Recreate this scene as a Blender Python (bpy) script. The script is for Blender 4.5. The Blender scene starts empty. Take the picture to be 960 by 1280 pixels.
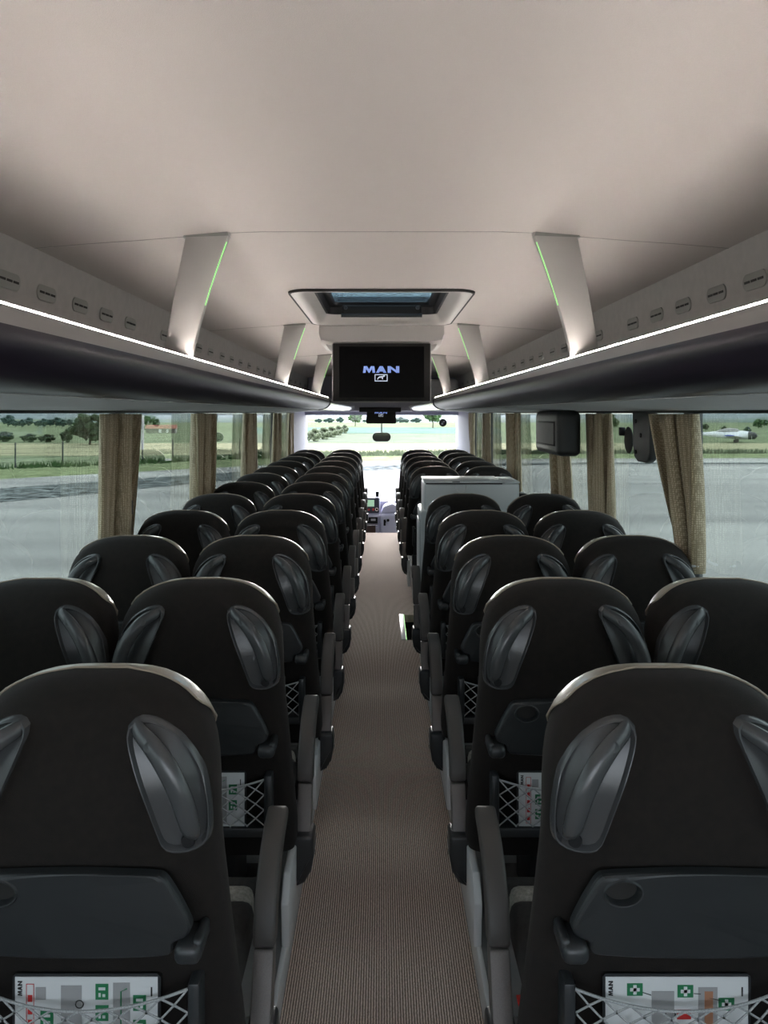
import bpy, bmesh, math, random
from mathutils import Vector, Matrix
R = random.Random(7)
SC = bpy.context.scene
COL = SC.collection
H = 1.65                     # eye height above the aisle floor

# ------------------------------------------------------------------ materials
def nt(m):
    m.use_nodes = True
    return m.node_tree, m.node_tree.nodes['Principled BSDF']
def mat(name, col, rough=.5, metal=0, noise=0, nscale=30, bump=0, bscale=200, spec=.5, coat=0, emis=None, estr=0, sheen=0):
    m = bpy.data.materials.new(name); t, b = nt(m); N = t.nodes; L = t.links
    b.inputs['Base Color'].default_value = (*col, 1)
    b.inputs['Roughness'].default_value = rough
    b.inputs['Metallic'].default_value = metal
    b.inputs['Specular IOR Level'].default_value = spec
    b.inputs['Coat Weight'].default_value = coat
    b.inputs['Sheen Weight'].default_value = sheen
    tc = N.new('ShaderNodeTexCoord')
    if noise:
        n = N.new('ShaderNodeTexNoise'); n.inputs['Scale'].default_value = nscale; n.inputs['Detail'].default_value = 4
        L.new(tc.outputs['Object'], n.inputs['Vector'])
        r = N.new('ShaderNodeMapRange'); r.inputs['To Min'].default_value = 1-noise; r.inputs['To Max'].default_value = 1+noise
        r.inputs['From Min'].default_value = .3; r.inputs['From Max'].default_value = .7
        L.new(n.outputs['Fac'], r.inputs['Value'])
        mx = N.new('ShaderNodeVectorMath'); mx.operation = 'SCALE'; mx.inputs[0].default_value = col
        L.new(r.outputs['Result'], mx.inputs['Scale']); L.new(mx.outputs[0], b.inputs['Base Color'])
    if bump:
        n2 = N.new('ShaderNodeTexNoise'); n2.inputs['Scale'].default_value = bscale
        L.new(tc.outputs['Object'], n2.inputs['Vector'])
        bp = N.new('ShaderNodeBump'); bp.inputs['Strength'].default_value = bump; bp.inputs['Distance'].default_value = .002
        L.new(n2.outputs['Fac'], bp.inputs['Height']); L.new(bp.outputs['Normal'], b.inputs['Normal'])
    if emis:
        b.inputs['Emission Color'].default_value = (*emis, 1); b.inputs['Emission Strength'].default_value = estr
    return m
def glassmat(name, tint, refl=1.0):
    m = bpy.data.materials.new(name); m.use_nodes = True; t = m.node_tree; N = t.nodes; L = t.links
    N.clear(); out = N.new('ShaderNodeOutputMaterial')
    tr = N.new('ShaderNodeBsdfTransparent'); tr.inputs['Color'].default_value = (*tint, 1)
    gl = N.new('ShaderNodeBsdfGlossy'); gl.inputs['Roughness'].default_value = .01; gl.inputs['Color'].default_value = (refl, refl, refl, 1)
    lw = N.new('ShaderNodeLayerWeight'); lw.inputs['Blend'].default_value = .5
    pw = N.new('ShaderNodeMath'); pw.operation = 'POWER'; pw.inputs[1].default_value = 5; L.new(lw.outputs['Facing'], pw.inputs[0])
    fr = N.new('ShaderNodeMath'); fr.operation = 'MULTIPLY_ADD'; fr.inputs[1].default_value = .93; fr.inputs[2].default_value = .04; L.new(pw.outputs[0], fr.inputs[0])
    mx = N.new('ShaderNodeMixShader')
    L.new(fr.outputs[0], mx.inputs[0]); L.new(tr.outputs[0], mx.inputs[1]); L.new(gl.outputs[0], mx.inputs[2])
    L.new(mx.outputs[0], out.inputs['Surface'])
    return m
M = {}
M['fabric'] = mat('seat_fabric', (.0075, .0050, .0038), .85, noise=.3, nscale=60, bump=.5, bscale=900, spec=.3, sheen=.03)
M['leather'] = mat('head_leather', (.30, .245, .19), .35, bump=.15, bscale=300, coat=.2)
M['plastic'] = mat('dark_plastic', (.022, .024, .026), .36, bump=.15, bscale=1200)
M['pod'] = mat('handle_plastic', (.055, .057, .06), .24, bump=.1, bscale=1200)
M['tray'] = mat('tray_plastic', (.019, .021, .0225), .40, bump=.25, bscale=1500)
M['black'] = mat('black_plastic', (.006, .006, .007), .5, spec=.3)
M['armgrey'] = mat('arm_pad', (.065, .059, .055), .5, bump=.2, bscale=900)
M['armbody'] = mat('arm_body', (.16, .145, .135), .42, metal=.25, noise=.12, nscale=400, bump=.3, bscale=900)
M['shield'] = mat('seat_shield', (.68, .68, .68), .4)
M['lightgrid'] = mat('light_fabric', (.27, .25, .22), .8, noise=.3, nscale=120, bump=.6, bscale=400)
M['cushion'] = mat('cushion_fabric', (.018, .016, .015), .85, noise=.3, nscale=80, bump=.5, bscale=700)
M['net'] = mat('net_cord', (.33, .34, .34), .7, noise=.3, nscale=500)
M['chrome'] = mat('chrome', (.75, .75, .75), .15, metal=1)
M['red'] = mat('red_tag', (.6, .03, .02), .5)
M['ceiling'] = mat('ceiling_fabric', (.56, .515, .485), .8, noise=.03, nscale=500, bump=.35, bscale=700)
M['panel'] = mat('side_panel', (.44, .42, .40), .7, noise=.05, nscale=25, bump=.3, bscale=600)
M['strut'] = mat('strut_paint', (.50, .475, .45), .42, bump=.05, bscale=500)
M['lip'] = mat('rack_lip', (.40, .375, .36), .5, bump=.1, bscale=600)
M['rackdark'] = mat('rack_front_gloss', (.020, .016, .028), .34, spec=.2)
M['underside'] = mat('rack_underside', (.66, .66, .67), .6, noise=.05)
M['endpanel'] = mat('rack_end_gloss', (.55, .57, .56), .2, coat=.5)  # off-white base paints in the windscreen's bright reflection
M['vent'] = mat('vent_grey', (.30, .30, .275), .5)
M['slot'] = mat('vent_slot', (.008, .007, .006), .7)
M['led'] = mat('led_strip', (.9, .9, .9), .5, emis=(1.0, .93, .88), estr=135)
M['green'] = mat('green_light', (.2, .8, .3), .5, emis=(.5, 1.0, .30), estr=.8)
M['tvframe'] = mat('tv_bezel', (.013, .012, .011), .45, spec=.2)
M['tvscreen'] = mat('tv_screen', (.002, .0018, .002), .25, spec=.06)
M['tvsurface'] = mat('tv_silver', (.30, .29, .28), .4)
M['logo'] = mat('screen_logo', (.4, .5, .9), .5, emis=(.22, .33, .80), estr=.62)
M['logo2'] = mat('screen_logo_white', (.8, .85, .9), .5, emis=(.75, .82, .95), estr=.7)
M['cab'] = mat('galley_grey', (.60, .62, .625), .4, noise=.03, nscale=200)
M['white'] = mat('white_paint', (.78, .78, .80), .4)
M['dash'] = mat('dash_grey', (.36, .36, .44), .5)
M['dashlight'] = mat('dash_lilac', (.80, .80, .95), .5)
M['dashblue'] = mat('dash_blue', (.07, .08, .11), .45)
M['wood'] = mat('dash_brown', (.10, .05, .04), .5)
M['lcd'] = mat('lcd', (.3, .5, .35), .3, emis=(.45, .7, .5), estr=.6)
M['redbtn'] = mat('red_button', (.7, .06, .06), .4)
M['pillar'] = mat('window_pillar', (.03, .03, .033), .5)
M['wallgrey'] = mat('wall_grey', (.20, .20, .20), .7, noise=.05)
M['paper'] = mat('card_paper', (.62, .63, .63), .35)
M['cardgrey'] = mat('card_print_grey', (.30, .30, .30), .4)
M['cardgreen'] = mat('card_print_green', (.02, .17, .07), .4)
M['cardred'] = mat('card_print_red', (.5, .03, .03), .4)
M['cardbrown'] = mat('card_print_brown', (.35, .17, .10), .4)
M['cardblack'] = mat('card_print_black', (.02, .02, .02), .4)
M['mirror'] = mat('mirror', (.10, .10, .10), .05, metal=1)
M['hatchglass'] = glassmat('hatch_glass', (.20, .25, .275), .8)
M['sideglass'] = glassmat('side_glass', (.435, .468, .455), .7)
M['windshield'] = glassmat('windshield_glass', (.93, .935, .945), .5)
M['blue'] = mat('blue_paint', (.02, .07, .45), .4)
M['roofred'] = mat('barn_roof', (.35, .10, .07), .8, noise=.2, nscale=2)
M['trunk'] = mat('bark', (.06, .045, .03), .9)
M['leafdark'] = mat('leaf_dark', (.028, .055, .02), .9, noise=.5, nscale=2)
M['leafmid'] = mat('leaf_mid', (.05, .10, .03), .9, noise=.5, nscale=2)
M['leafpale'] = mat('leaf_pale', (.12, .145, .085), .9, noise=.4, nscale=2)
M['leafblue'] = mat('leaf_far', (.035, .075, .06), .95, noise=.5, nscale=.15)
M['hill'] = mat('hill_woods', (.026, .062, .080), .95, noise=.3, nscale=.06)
M['grass'] = mat('meadow', (.155, .185, .115), .95, noise=.22, nscale=.22, spec=0)
M['verge'] = mat('verge_grass', (.19, .225, .125), .95, noise=.3, nscale=1.2, spec=0)
M['fieldgold'] = mat('pale_field', (.30, .29, .19), .95, noise=.15, nscale=.3, spec=0)
M['fieldlight'] = mat('stubble_field', (.145, .165, .125), .95, noise=.12, nscale=.3, spec=0)
M['fieldteal'] = mat('crop_field', (.115, .17, .142), .95, noise=.15, nscale=.2, spec=0)
M['gravel'] = mat('gravel', (.125, .137, .138), .95, noise=.9, nscale=2.2, bump=1, bscale=6, spec=0)
M['fence'] = mat('fence_post', (.03, .04, .04), .7)

def carpet():
    m = bpy.data.materials.new('carpet'); t, b = nt(m); N = t.nodes; L = t.links
    tc = N.new('ShaderNodeTexCoord'); w = N.new('ShaderNodeTexWave'); w.wave_type = 'BANDS'; w.bands_direction = 'X'
    w.inputs['Scale'].default_value = 42; w.inputs['Distortion'].default_value = 1.6; w.inputs['Detail'].default_value = 3; w.inputs['Detail Scale'].default_value = 3
    n = N.new('ShaderNodeTexNoise'); n.inputs['Scale'].default_value = 220; n.inputs['Detail'].default_value = 2
    L.new(tc.outputs['Object'], w.inputs['Vector']); L.new(tc.outputs['Object'], n.inputs['Vector'])
    ad = N.new('ShaderNodeMath'); ad.operation = 'MULTIPLY'; L.new(w.outputs['Fac'], ad.inputs[0]); L.new(n.outputs['Fac'], ad.inputs[1])
    cr = N.new('ShaderNodeValToRGB'); cr.color_ramp.elements[0].position = .02; cr.color_ramp.elements[0].color = (.17, .13, .105, 1)
    cr.color_ramp.elements[1].position = .55; cr.color_ramp.elements[1].color = (.90, .75, .64, 1)
    L.new(ad.outputs[0], cr.inputs['Fac']); L.new(cr.outputs['Color'], b.inputs['Base Color'])
    b.inputs['Roughness'].default_value = .95; b.inputs['Specular IOR Level'].default_value = .1
    bp = N.new('ShaderNodeBump'); bp.inputs['Strength'].default_value = .6; bp.inputs['Distance'].default_value = .004
    L.new(ad.outputs[0], bp.inputs['Height']); L.new(bp.outputs['Normal'], b.inputs['Normal'])
    return m
M['carpet'] = carpet()
def curtainmat():
    m = bpy.data.materials.new('curtain_weave'); t, b = nt(m); N = t.nodes; L = t.links
    tc = N.new('ShaderNodeTexCoord'); mp = N.new('ShaderNodeMapping'); mp.inputs['Scale'].default_value = (1, 1, 1.0)
    v = N.new('ShaderNodeTexVoronoi'); v.inputs['Scale'].default_value = 120; v.inputs['Randomness'].default_value = .25
    L.new(tc.outputs['Object'], mp.inputs['Vector']); L.new(mp.outputs[0], v.inputs['Vector'])
    cr = N.new('ShaderNodeValToRGB'); cr.color_ramp.elements[0].position = .2; cr.color_ramp.elements[0].color = (.66, .57, .41, 1)
    cr.color_ramp.elements[1].position = .55; cr.color_ramp.elements[1].color = (.33, .27, .18, 1)
    L.new(v.outputs['Distance'], cr.inputs['Fac'])
    tl = N.new('ShaderNodeBsdfTranslucent'); L.new(cr.outputs['Color'], tl.inputs['Color'])
    ms = N.new('ShaderNodeMixShader'); ms.inputs[0].default_value = .06
    b.inputs['Roughness'].default_value = .8
    L.new(cr.outputs['Color'], b.inputs['Base Color'])
    L.new(b.outputs[0], ms.inputs[1]); L.new(tl.outputs[0], ms.inputs[2])
    L.new(ms.outputs[0], N['Material Output'].inputs['Surface'])
    return m
M['curtain'] = curtainmat()
def asphaltmat():
    m = mat('asphalt', (.245, .25, .25), .9, spec=.05); t = m.node_tree; N = t.nodes; L = t.links; b = N['Principled BSDF']
    tc = N.new('ShaderNodeTexCoord'); mp = N.new('ShaderNodeMapping'); mp.inputs['Scale'].default_value = (.04, .35, 1)
    n = N.new('ShaderNodeTexNoise'); n.inputs['Scale'].default_value = 1; n.inputs['Detail'].default_value = 8
    L.new(tc.outputs['Object'], mp.inputs['Vector']); L.new(mp.outputs[0], n.inputs['Vector'])
    cr = N.new('ShaderNodeValToRGB'); cr.color_ramp.elements[0].position = .35; cr.color_ramp.elements[0].color = (.20, .20, .20, 1)
    cr.color_ramp.elements[1].position = .65; cr.color_ramp.elements[1].color = (.33, .33, .32, 1)
    L.new(n.outputs['Fac'], cr.inputs['Fac']); L.new(cr.outputs[0], b.inputs['Base Color'])
    return m
M['asphalt'] = asphaltmat()

# ------------------------------------------------------------------ mesh tools
class MB:
    def __init__(s): s.v = []; s.f = []
    def add(s, vs, fs):
        o = len(s.v); s.v += [tuple(p) for p in vs]; s.f += [tuple(i+o for i in f) for f in fs]; return s
    def box(s, x0, x1, y0, y1, z0, z1, bev=0, seg=2):
        bm = bmesh.new(); bmesh.ops.create_cube(bm, size=1)
        for v in bm.verts:
            v.co = Vector(((x0+x1)/2+v.co.x*(x1-x0), (y0+y1)/2+v.co.y*(y1-y0), (z0+z1)/2+v.co.z*(z1-z0)))
        if bev: bmesh.ops.bevel(bm, geom=bm.edges[:], offset=bev, segments=seg, affect='EDGES', profile=.5)
        return s.bm(bm)
    def bm(s, bm):
        bm.verts.index_update(); s.add([v.co[:] for v in bm.verts], [[v.index for v in f.verts] for f in bm.faces]); bm.free(); return s
    def loft(s, rings, caps=True, closed=True):
        n = len(rings[0]); vs = [p for r in rings for p in r]; fs = []
        for i in range(len(rings)-1):
            for j in range(n if closed else n-1):
                k = (j+1) % n; fs.append((i*n+j, i*n+k, (i+1)*n+k, (i+1)*n+j))
        if caps: fs.append(tuple(range(n-1, -1, -1))); fs.append(tuple(range((len(rings)-1)*n, len(rings)*n)))
        return s.add(vs, fs)
    def tube(s, pts, rad, n=8, flat=1.0, caps=True, ref=None):
        pts = [Vector(p) for p in pts]; rings = []; up = Vector((0, 0, 1))
        for i, p in enumerate(pts):
            t = (pts[min(i+1, len(pts)-1)] - pts[max(i-1, 0)]).normalized()
            a = t.cross(Vector(ref) if ref else (up if abs(t.z) < .95 else Vector((0, 1, 0)))).normalized(); b = t.cross(a)
            r = rad[i] if isinstance(rad, (list, tuple)) else rad
            rings.append([tuple(p + a*math.cos(q)*r + b*math.sin(q)*r*flat) for q in [2*math.pi*k/n for k in range(n)]])
        return s.loft(rings, caps)
    def prism(s, poly, axis, a0, a1, bev=0, seg=2):
        # poly of 2D points; axis is the extrusion axis
        def mk(p, a):
            if axis == 'x': return (a, p[0], p[1])
            if axis == 'y': return (p[0], a, p[1])
            return (p[0], p[1], a)
        bm = bmesh.new(); n = len(poly)
        A = [bm.verts.new(mk(p, a0)) for p in poly]; B = [bm.verts.new(mk(p, a1)) for p in poly]
        bm.faces.new(A); bm.faces.new(B[::-1])
        for i in range(n): bm.faces.new((A[i], B[i], B[(i+1) % n], A[(i+1) % n]))
        bmesh.ops.recalc_face_normals(bm, faces=bm.faces[:])
        if bev:
            es = [e for e in bm.edges if len(e.link_faces) == 2 and e.calc_face_angle(0) > .6]
            bmesh.ops.bevel(bm, geom=es, offset=bev, segments=seg, affect='EDGES', profile=.5)
        return s.bm(bm)
    def disc(s, c, ax, r, t, n=20, ry=None):
        c = Vector(c); ax = Vector(ax).normalized(); u = ax.cross(Vector((0, 0, 1)) if abs(ax.z) < .9 else Vector((0, 1, 0))).normalized(); w = ax.cross(u)
        ry = ry or r
        return s.loft([[tuple(c+ax*h+u*math.cos(q)*r*k+w*math.sin(q)*ry*k) for q in [2*math.pi*i/n for i in range(n)]] for h, k in ((0, 1), (t*.8, 1), (t, .92))])
    def build(s, name, m, parent=None, off=(0, 0, 0), smooth=True, ang=38):
        me = bpy.data.meshes.new(name); me.from_pydata([(x+off[0], y+off[1], z+off[2]) for x, y, z in s.v], [], s.f)
        bm = bmesh.new(); bm.from_mesh(me); bmesh.ops.recalc_face_normals(bm, faces=bm.faces[:]); bm.to_mesh(me); bm.free()
        if smooth:
            me.shade_smooth(); me.set_sharp_from_angle(angle=math.radians(ang))
        me.materials.append(m if not isinstance(m, str) else M[m]); me.update()
        o = bpy.data.objects.new(name, me); COL.objects.link(o)
        if parent: o.parent = parent
        return o
def tag(o, label, cat, group=None, kind=None):
    if label: o['label'] = label
    if cat: o['category'] = cat
    if group: o['group'] = group
    if kind: o['kind'] = kind
    return o
def struct(o): o['kind'] = 'structure'; return o
def empty(name, loc=(0, 0, 0), rz=0):
    o = bpy.data.objects.new(name, None); o.empty_display_size = .05; COL.objects.link(o); o.location = loc; o.rotation_euler = (0, 0, rz); return o
KIDS = {}
def copy_tree(o, parent=None):
    c = o.copy(); COL.objects.link(c); c.parent = parent
    if o.name not in KIDS: KIDS[o.name] = [ch for ch in bpy.data.objects if ch.parent == o]
    for ch in KIDS[o.name]: copy_tree(ch, c)
    return c
def lerp(a, b, t): return a+(b-a)*t
def cr_interp(tab, x, k):
    # tab sorted ascending by [0]; smooth (catmull-rom style) interpolation
    n = len(tab)
    if x <= tab[0][0]: return tab[0][k]
    if x >= tab[-1][0]: return tab[-1][k]
    for i in range(n-1):
        if tab[i][0] <= x <= tab[i+1][0]: break
    x0, x1 = tab[i][0], tab[i+1][0]; t = (x-x0)/(x1-x0); y0, y1 = tab[i][k], tab[i+1][k]
    m0 = (y1-tab[i-1][k])/(x1-tab[i-1][0]) if i > 0 else (y1-y0)/(x1-x0)
    m1 = (tab[i+2][k]-y0)/(tab[i+2][0]-x0) if i < n-2 else (y1-y0)/(x1-x0)
    m0 *= (x1-x0); m1 *= (x1-x0)
    return (2*t**3-3*t*t+1)*y0+(t**3-2*t*t+t)*m0+(-2*t**3+3*t*t)*y1+(t**3-t*t)*m1
ORD = ['nearest', 'second', 'third', 'fourth', 'fifth', 'sixth', 'seventh', 'eighth', 'ninth', 'tenth', 'eleventh', 'twelfth', 'thirteenth', 'fourteenth', 'fifteenth', 'sixteenth', 'seventeenth', 'eighteenth', 'nineteenth', 'twentieth']

# ------------------------------------------------------------------ the seat
# (height, half width, back surface y, front surface y)
PROF = [(.38, .225, -.035, .07), (.42, .234, -.05, .085), (.5, .234, -.07, .07), (.6, .234, -.095, .035), (.7, .234, -.122, .012), (.8, .234, -.150, .0),
        (.9, .234, -.172, .0), (1.0, .233, -.178, .02), (1.06, .225, -.168, .03), (1.11, .205, -.150, .032), (1.145, .172, -.125, .025), (1.165, .135, -.10, .015),
        (1.176, .095, -.078, .003), (1.181, .05, -.055, -.012)]
def prof(h): return tuple(cr_interp(PROF, h, k) for k in (1, 2, 3))
def section(h, t, grow=0):
    w, yb, yf = prof(h); m = (yb+yf)/2; d = (yf-yb)/2
    c, s_ = math.cos(t), math.sin(t)
    x = (w+grow)*math.copysign(abs(c)**.5, c); y = m+(d+grow)*math.copysign(abs(s_)**.85, s_)
    return (x, y, h)
def back_y(x, h):
    w, yb, yf = prof(h); m = (yb+yf)/2; d = (yf-yb)/2
    q = min(1, abs(x)/w)
    # invert section: |cos| = q^2
    s_ = math.sqrt(max(0, 1-q**4)); return m-d*s_**.85
SOFF = (0, 0, -.10)
def flare(h): return cr_interp([(.38, .030), (.5, .028), (.65, .021), (.8, .011), (.95, 0), (1.2, 0)], h, 1)
def make_backrest(fx=0):
    mb = MB(); n = 44; hs = [.38, .40, .42]+[.42+i*.04 for i in range(1, 15)]+[1.0, 1.03, 1.06, 1.085, 1.11, 1.13, 1.145, 1.155, 1.165, 1.171, 1.176, 1.179, 1.181]
    hs = sorted(set(round(h, 4) for h in hs))
    
    def sec(h, t):
        x, y, z = section(h, t); w = prof(h)[0]; q = max(0, x*(1 if fx > 0 else -1))/w
        return (x+fx*flare(h)*q, y, z)
    mb.loft([[sec(h, 2*math.pi*i/n) for i in range(n)] for h in hs]); return mb
def make_headcover():
    mb = MB(); hs = [1.055, 1.07, 1.085, 1.10, 1.113, 1.125, 1.14, 1.15, 1.16, 1.168, 1.174, 1.178, 1.181]
    n = 30; rings = []
    for i, h in enumerate(hs):
        a0 = lerp(.75, -.12, min(1, max(0, (h-1.055)/.075))); rings.append([section(h, a0+(math.pi-2*a0)*j/n, .004) for j in range(n+1)])
    mb.loft(rings, caps=False, closed=False)
    # close back to the fabric so that the cover has an edge
    inner = [[section(h, a_+(math.pi-2*a_)*j/n, .0) for j in range(n+1)] for h in hs for a_ in [lerp(.75, -.12, min(1, max(0, (h-1.055)/.075)))]]
    for side in (0, n): mb.add([r[side] for r in rings]+[r[side] for r in inner], [(i, i+1, len(hs)+i+1, len(hs)+i) for i in range(len(hs)-1)])
    top = rings[-1]; mid = [(x*.5, y*.5-.5*.04, z+.0015) for x, y, z in top]; mb.loft([top, mid], False, False); mb.add(mid+[(0, -.04, top[0][2]+.002)], [(j, j+1, n+1) for j in range(n)])
    return mb
def make_piping():
    mb = MB(); hs = [1.055, 1.07, 1.085, 1.11, 1.135, 1.15, 1.16, 1.168, 1.174, 1.178]
    A_ = [lerp(.75, -.12, min(1, max(0, (h-1.055)/.075))) for h in hs]; L_ = [section(h, math.pi-a, .004) for h, a in zip(hs, A_)]; R_ = [section(h, a, .004) for h, a in zip(hs, A_)]
    mb.tube(L_+[(x, -.037, 1.183) for x in (-.05, -.025, 0, .025, .05)]+R_[::-1], .0026, 6); return mb
POD = [(-.103, 1.128), (-.0885, 1.118), (-.0865, 1.105), (-.10, 1.065), (-.132, .985), (-.150, .930), (-.156, .917), (-.168, .908), (-.200, .904), (-.219, .909), (-.229, .925), (-.229, .97), (-.222, 1.015), (-.207, 1.055), (-.183, 1.092), (-.150, 1.117), (-.122, 1.127)]
def resample(poly, n):
    out = []; P = [Vector((p[0], p[1])) for p in poly]; m = len(P)
    # chaikin twice then even resample
    for _ in range(2):
        Q = []
        for i in range(len(P)):
            a, b = P[i], P[(i+1) % len(P)]; Q += [a*.75+b*.25, a*.25+b*.75]
        P = Q
    L_ = [0]
    for i in range(len(P)): L_.append(L_[-1]+(P[(i+1) % len(P)]-P[i]).length)
    for k in range(n):
        d = L_[-1]*k/n; i = 0
        while L_[i+1] < d: i += 1
        t = (d-L_[i])/(L_[i+1]-L_[i]); p = P[i].lerp(P[(i+1) % len(P)], t); out.append((p.x, p.y))
    return out
def make_pod(sx):
    out = resample(POD, 48); cx = sum(p[0] for p in out)/48; cz = sum(p[1] for p in out)/48; rings = []
    for k, d in ((1.04, .006), (1.02, -.008), (.99, -.0145), (.955, -.0145), (.92, -.010), (.885, -.003), (.6, -.0025), (.3, -.0025), (.05, -.0025)):
        r = []
        for x, z in out:
            X = cx+(x-cx)*k; Z = cz+(z-cz)*(1-(1-k)*.75)
            if k <= .85: pass
            r.append((sx*X, back_y(min(abs(X), .214), Z)+d, Z))
        rings.append(r)
    mb = MB(); mb.loft(rings, caps=False); n = 48; mb.add(rings[-1], [tuple(range(n))]); return mb
def make_grip(sx):
    key = [(-.098, 1.117, .004), (-.108, 1.111, -.014), (-.136, 1.097, -.032), (-.166, 1.064, -.040), (-.188, 1.022, -.042), (-.199, .985, -.036), (-.203, .955, -.026), (-.203, .938, -.010)]
    rad = [.0115, .015, .017, .0185, .019, .019, .0175, .014]
    pts = []; rr = []
    for i in range(len(key)-1):
        for j in range(3):
            t = j/3; a, b = key[i], key[i+1]; p = [lerp(a[q], b[q], t) for q in range(3)]
            pts.append((sx*p[0], back_y(min(abs(p[0]), .19), p[1])+p[2], p[1])); rr.append(lerp(rad[i], rad[i+1], t))
    p = key[-1]; pts.append((sx*p[0], back_y(.19, p[1])+p[2], p[1])); rr.append(rad[-1])
    for _ in range(2): pts = [pts[0]]+[tuple((pts[i-1][k]+2*pts[i][k]+pts[i+1][k])/4 for k in range(3)) for i in range(1, len(pts)-1)]+[pts[-1]]
    mb = MB(); mb.tube(pts, rr, 14, .8, True, (0, 1, 0)); return mb
TRAY = [(-.150, .882), (0, .887), (.150, .882), (.163, .874), (.180, .843), (.193, .815), (.205, .785), (.196, .765), (.173, .757), (.172, .74), (.165, .731), (.09, .726), (0, .724), (-.09, .726), (-.165, .731), (-.172, .74), (-.173, .757), (-.196, .765), (-.205, .785), (-.193, .815), (-.180, .843), (-.163, .874)]
def tray_y(h): return lerp(-.175, -.200, (h-.72)/.18)
def make_tray():
    hx, hz, hr = -.120, .850, .023; n = 96; TR = [p for p in TRAY]
    for _ in range(2): TR = [q for i in range(len(TR)) for q in ((TR[i][0]*.8+TR[(i+1) % len(TR)][0]*.2, TR[i][1]*.8+TR[(i+1) % len(TR)][1]*.2), (TR[i][0]*.2+TR[(i+1) % len(TR)][0]*.8, TR[i][1]*.2+TR[(i+1) % len(TR)][1]*.8))]
    def E(a, g): return 1/math.sqrt((math.cos(a)/(.030+g))**2+(math.sin(a)/(.0215+g))**2)
    def hit(a):
        d = Vector((math.cos(a), math.sin(a))); best = 1e9; o = Vector((hx, hz))
        for i in range(len(TR)):
            p, q = Vector(TR[i]), Vector(TR[(i+1) % len(TR)]); e = q-p; den = d.x*e.y-d.y*e.x
            if abs(den) < 1e-9: continue
            w = p-o; t = (w.x*e.y-w.y*e.x)/den; u = (w.x*d.y-w.y*d.x)/den
            if t > 0 and -1e-6 <= u <= 1+1e-6: best = min(best, t)
        return best
    # angles include the outline's own corners
    A = sorted([2*math.pi*i/n for i in range(n)]+[math.atan2(p[1]-hz, p[0]-hx) % (2*math.pi) for p in TR])
    def ring(f, dy): return [(hx+math.cos(a)*f(a), tray_y(hz+math.sin(a)*f(a))+dy, hz+math.sin(a)*f(a)) for a in A]
    T = {a: hit(a) for a in A}
    rings = [ring(lambda a: E(a, -.004), .021), ring(lambda a: E(a, -.001), .002), ring(lambda a: E(a, .0005), -.0025), ring(lambda a: E(a, .002), -.003), ring(lambda a: E(a, .0035), -.001), ring(lambda a: E(a, .0045), 0),
             ring(lambda a: max(E(a, .005), T[a]-.012), 0), ring(lambda a: T[a]-.005, .0015), ring(lambda a: T[a]-.0015, .005), ring(lambda a: T[a], .010), ring(lambda a: T[a], .022)]
    mb = MB(); mb.loft(rings, caps=False); m = len(A); mb.add(rings[-1], [tuple(range(m))]); mb.add(rings[0], [tuple(range(m))]); return mb
def tri_net():
    mb = MB(); W = .185; nx = 8; nz = 3; z0, z1 = .515, .642; cw = 2*W/nx
    def sag(x, z):
        s = (z-z0)/(z1-z0); q = 1-(x/W)**2; return z-.022*q*max(0, s)**1.3, -.128-.018*q*s-.006*q
    def P(x, z):
        Z, dy = sag(x, z); return (x, dy+(.5-Z)*-.0, Z)
    dz = (z1-z0)/nz
    for i in range(nx):
        for j in range(nz):
            xa = -W+i*cw; za = z0+j*dz
            for (a, b) in (((xa, za), (xa+cw, za+dz)), ((xa, za+dz), (xa+cw, za))):
                mid = ((a[0]+b[0])/2, (a[1]+b[1])/2)
                mb.tube([P(*a), P(*mid), P(*b)], .0020, 5, caps=False)
                for q in (a, mid):
                    c = P(*q); mb.box(c[0]-.0024, c[0]+.0024, c[1]-.0026, c[1]+.002, c[2]-.0024, c[2]+.0024, .0008, 1)
    mb.tube([P(-W+2*W*i/24, z1) for i in range(25)], .0026, 6); return mb
def make_pocketframe():
    mb = MB()
    for s in (-1, 1): mb.box(s*.196-.011, s*.196+.011, -.135, -.085, .485, .655, .006)
    mb.box(-.205, .205, -.130, -.070, .480, .508, .006); return mb
def armrest(sx):
    pad = [(.252, .455), (.262, .500), (.285, .548), (.325, .592), (.38, .625), (.44, .645), (.50, .655), (.515, .648), (.518, .632), (.505, .618), (.44, .604), (.385, .578), (.345, .540), (.318, .495), (.305, .448)]
    body = [(.175, .24), (.200, .33), (.252, .452), (.303, .446), (.265, .33), (.245, .24)]
    sc = [(.155, .372), (.175, .385), (.235, .375), (.262, .33), (.262, .27), (.245, .225), (.215, .195), (.18, .188), (.158, .22), (.148, .29)]
    return MB().prism(pad, 'x', sx*.262-.026, sx*.262+.026, .009, 3), MB().prism(body, 'x', sx*.262-.023, sx*.262+.023, .005, 2), MB().prism([(sx*x, z) for x, z in [(.234, .325), (.296, .325), (.298, .26), (.290, .215), (.270, .18), (.240, .165), (.234, .17)]], 'y', .165, .262, .010, 3)
MESHES = {}
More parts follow.
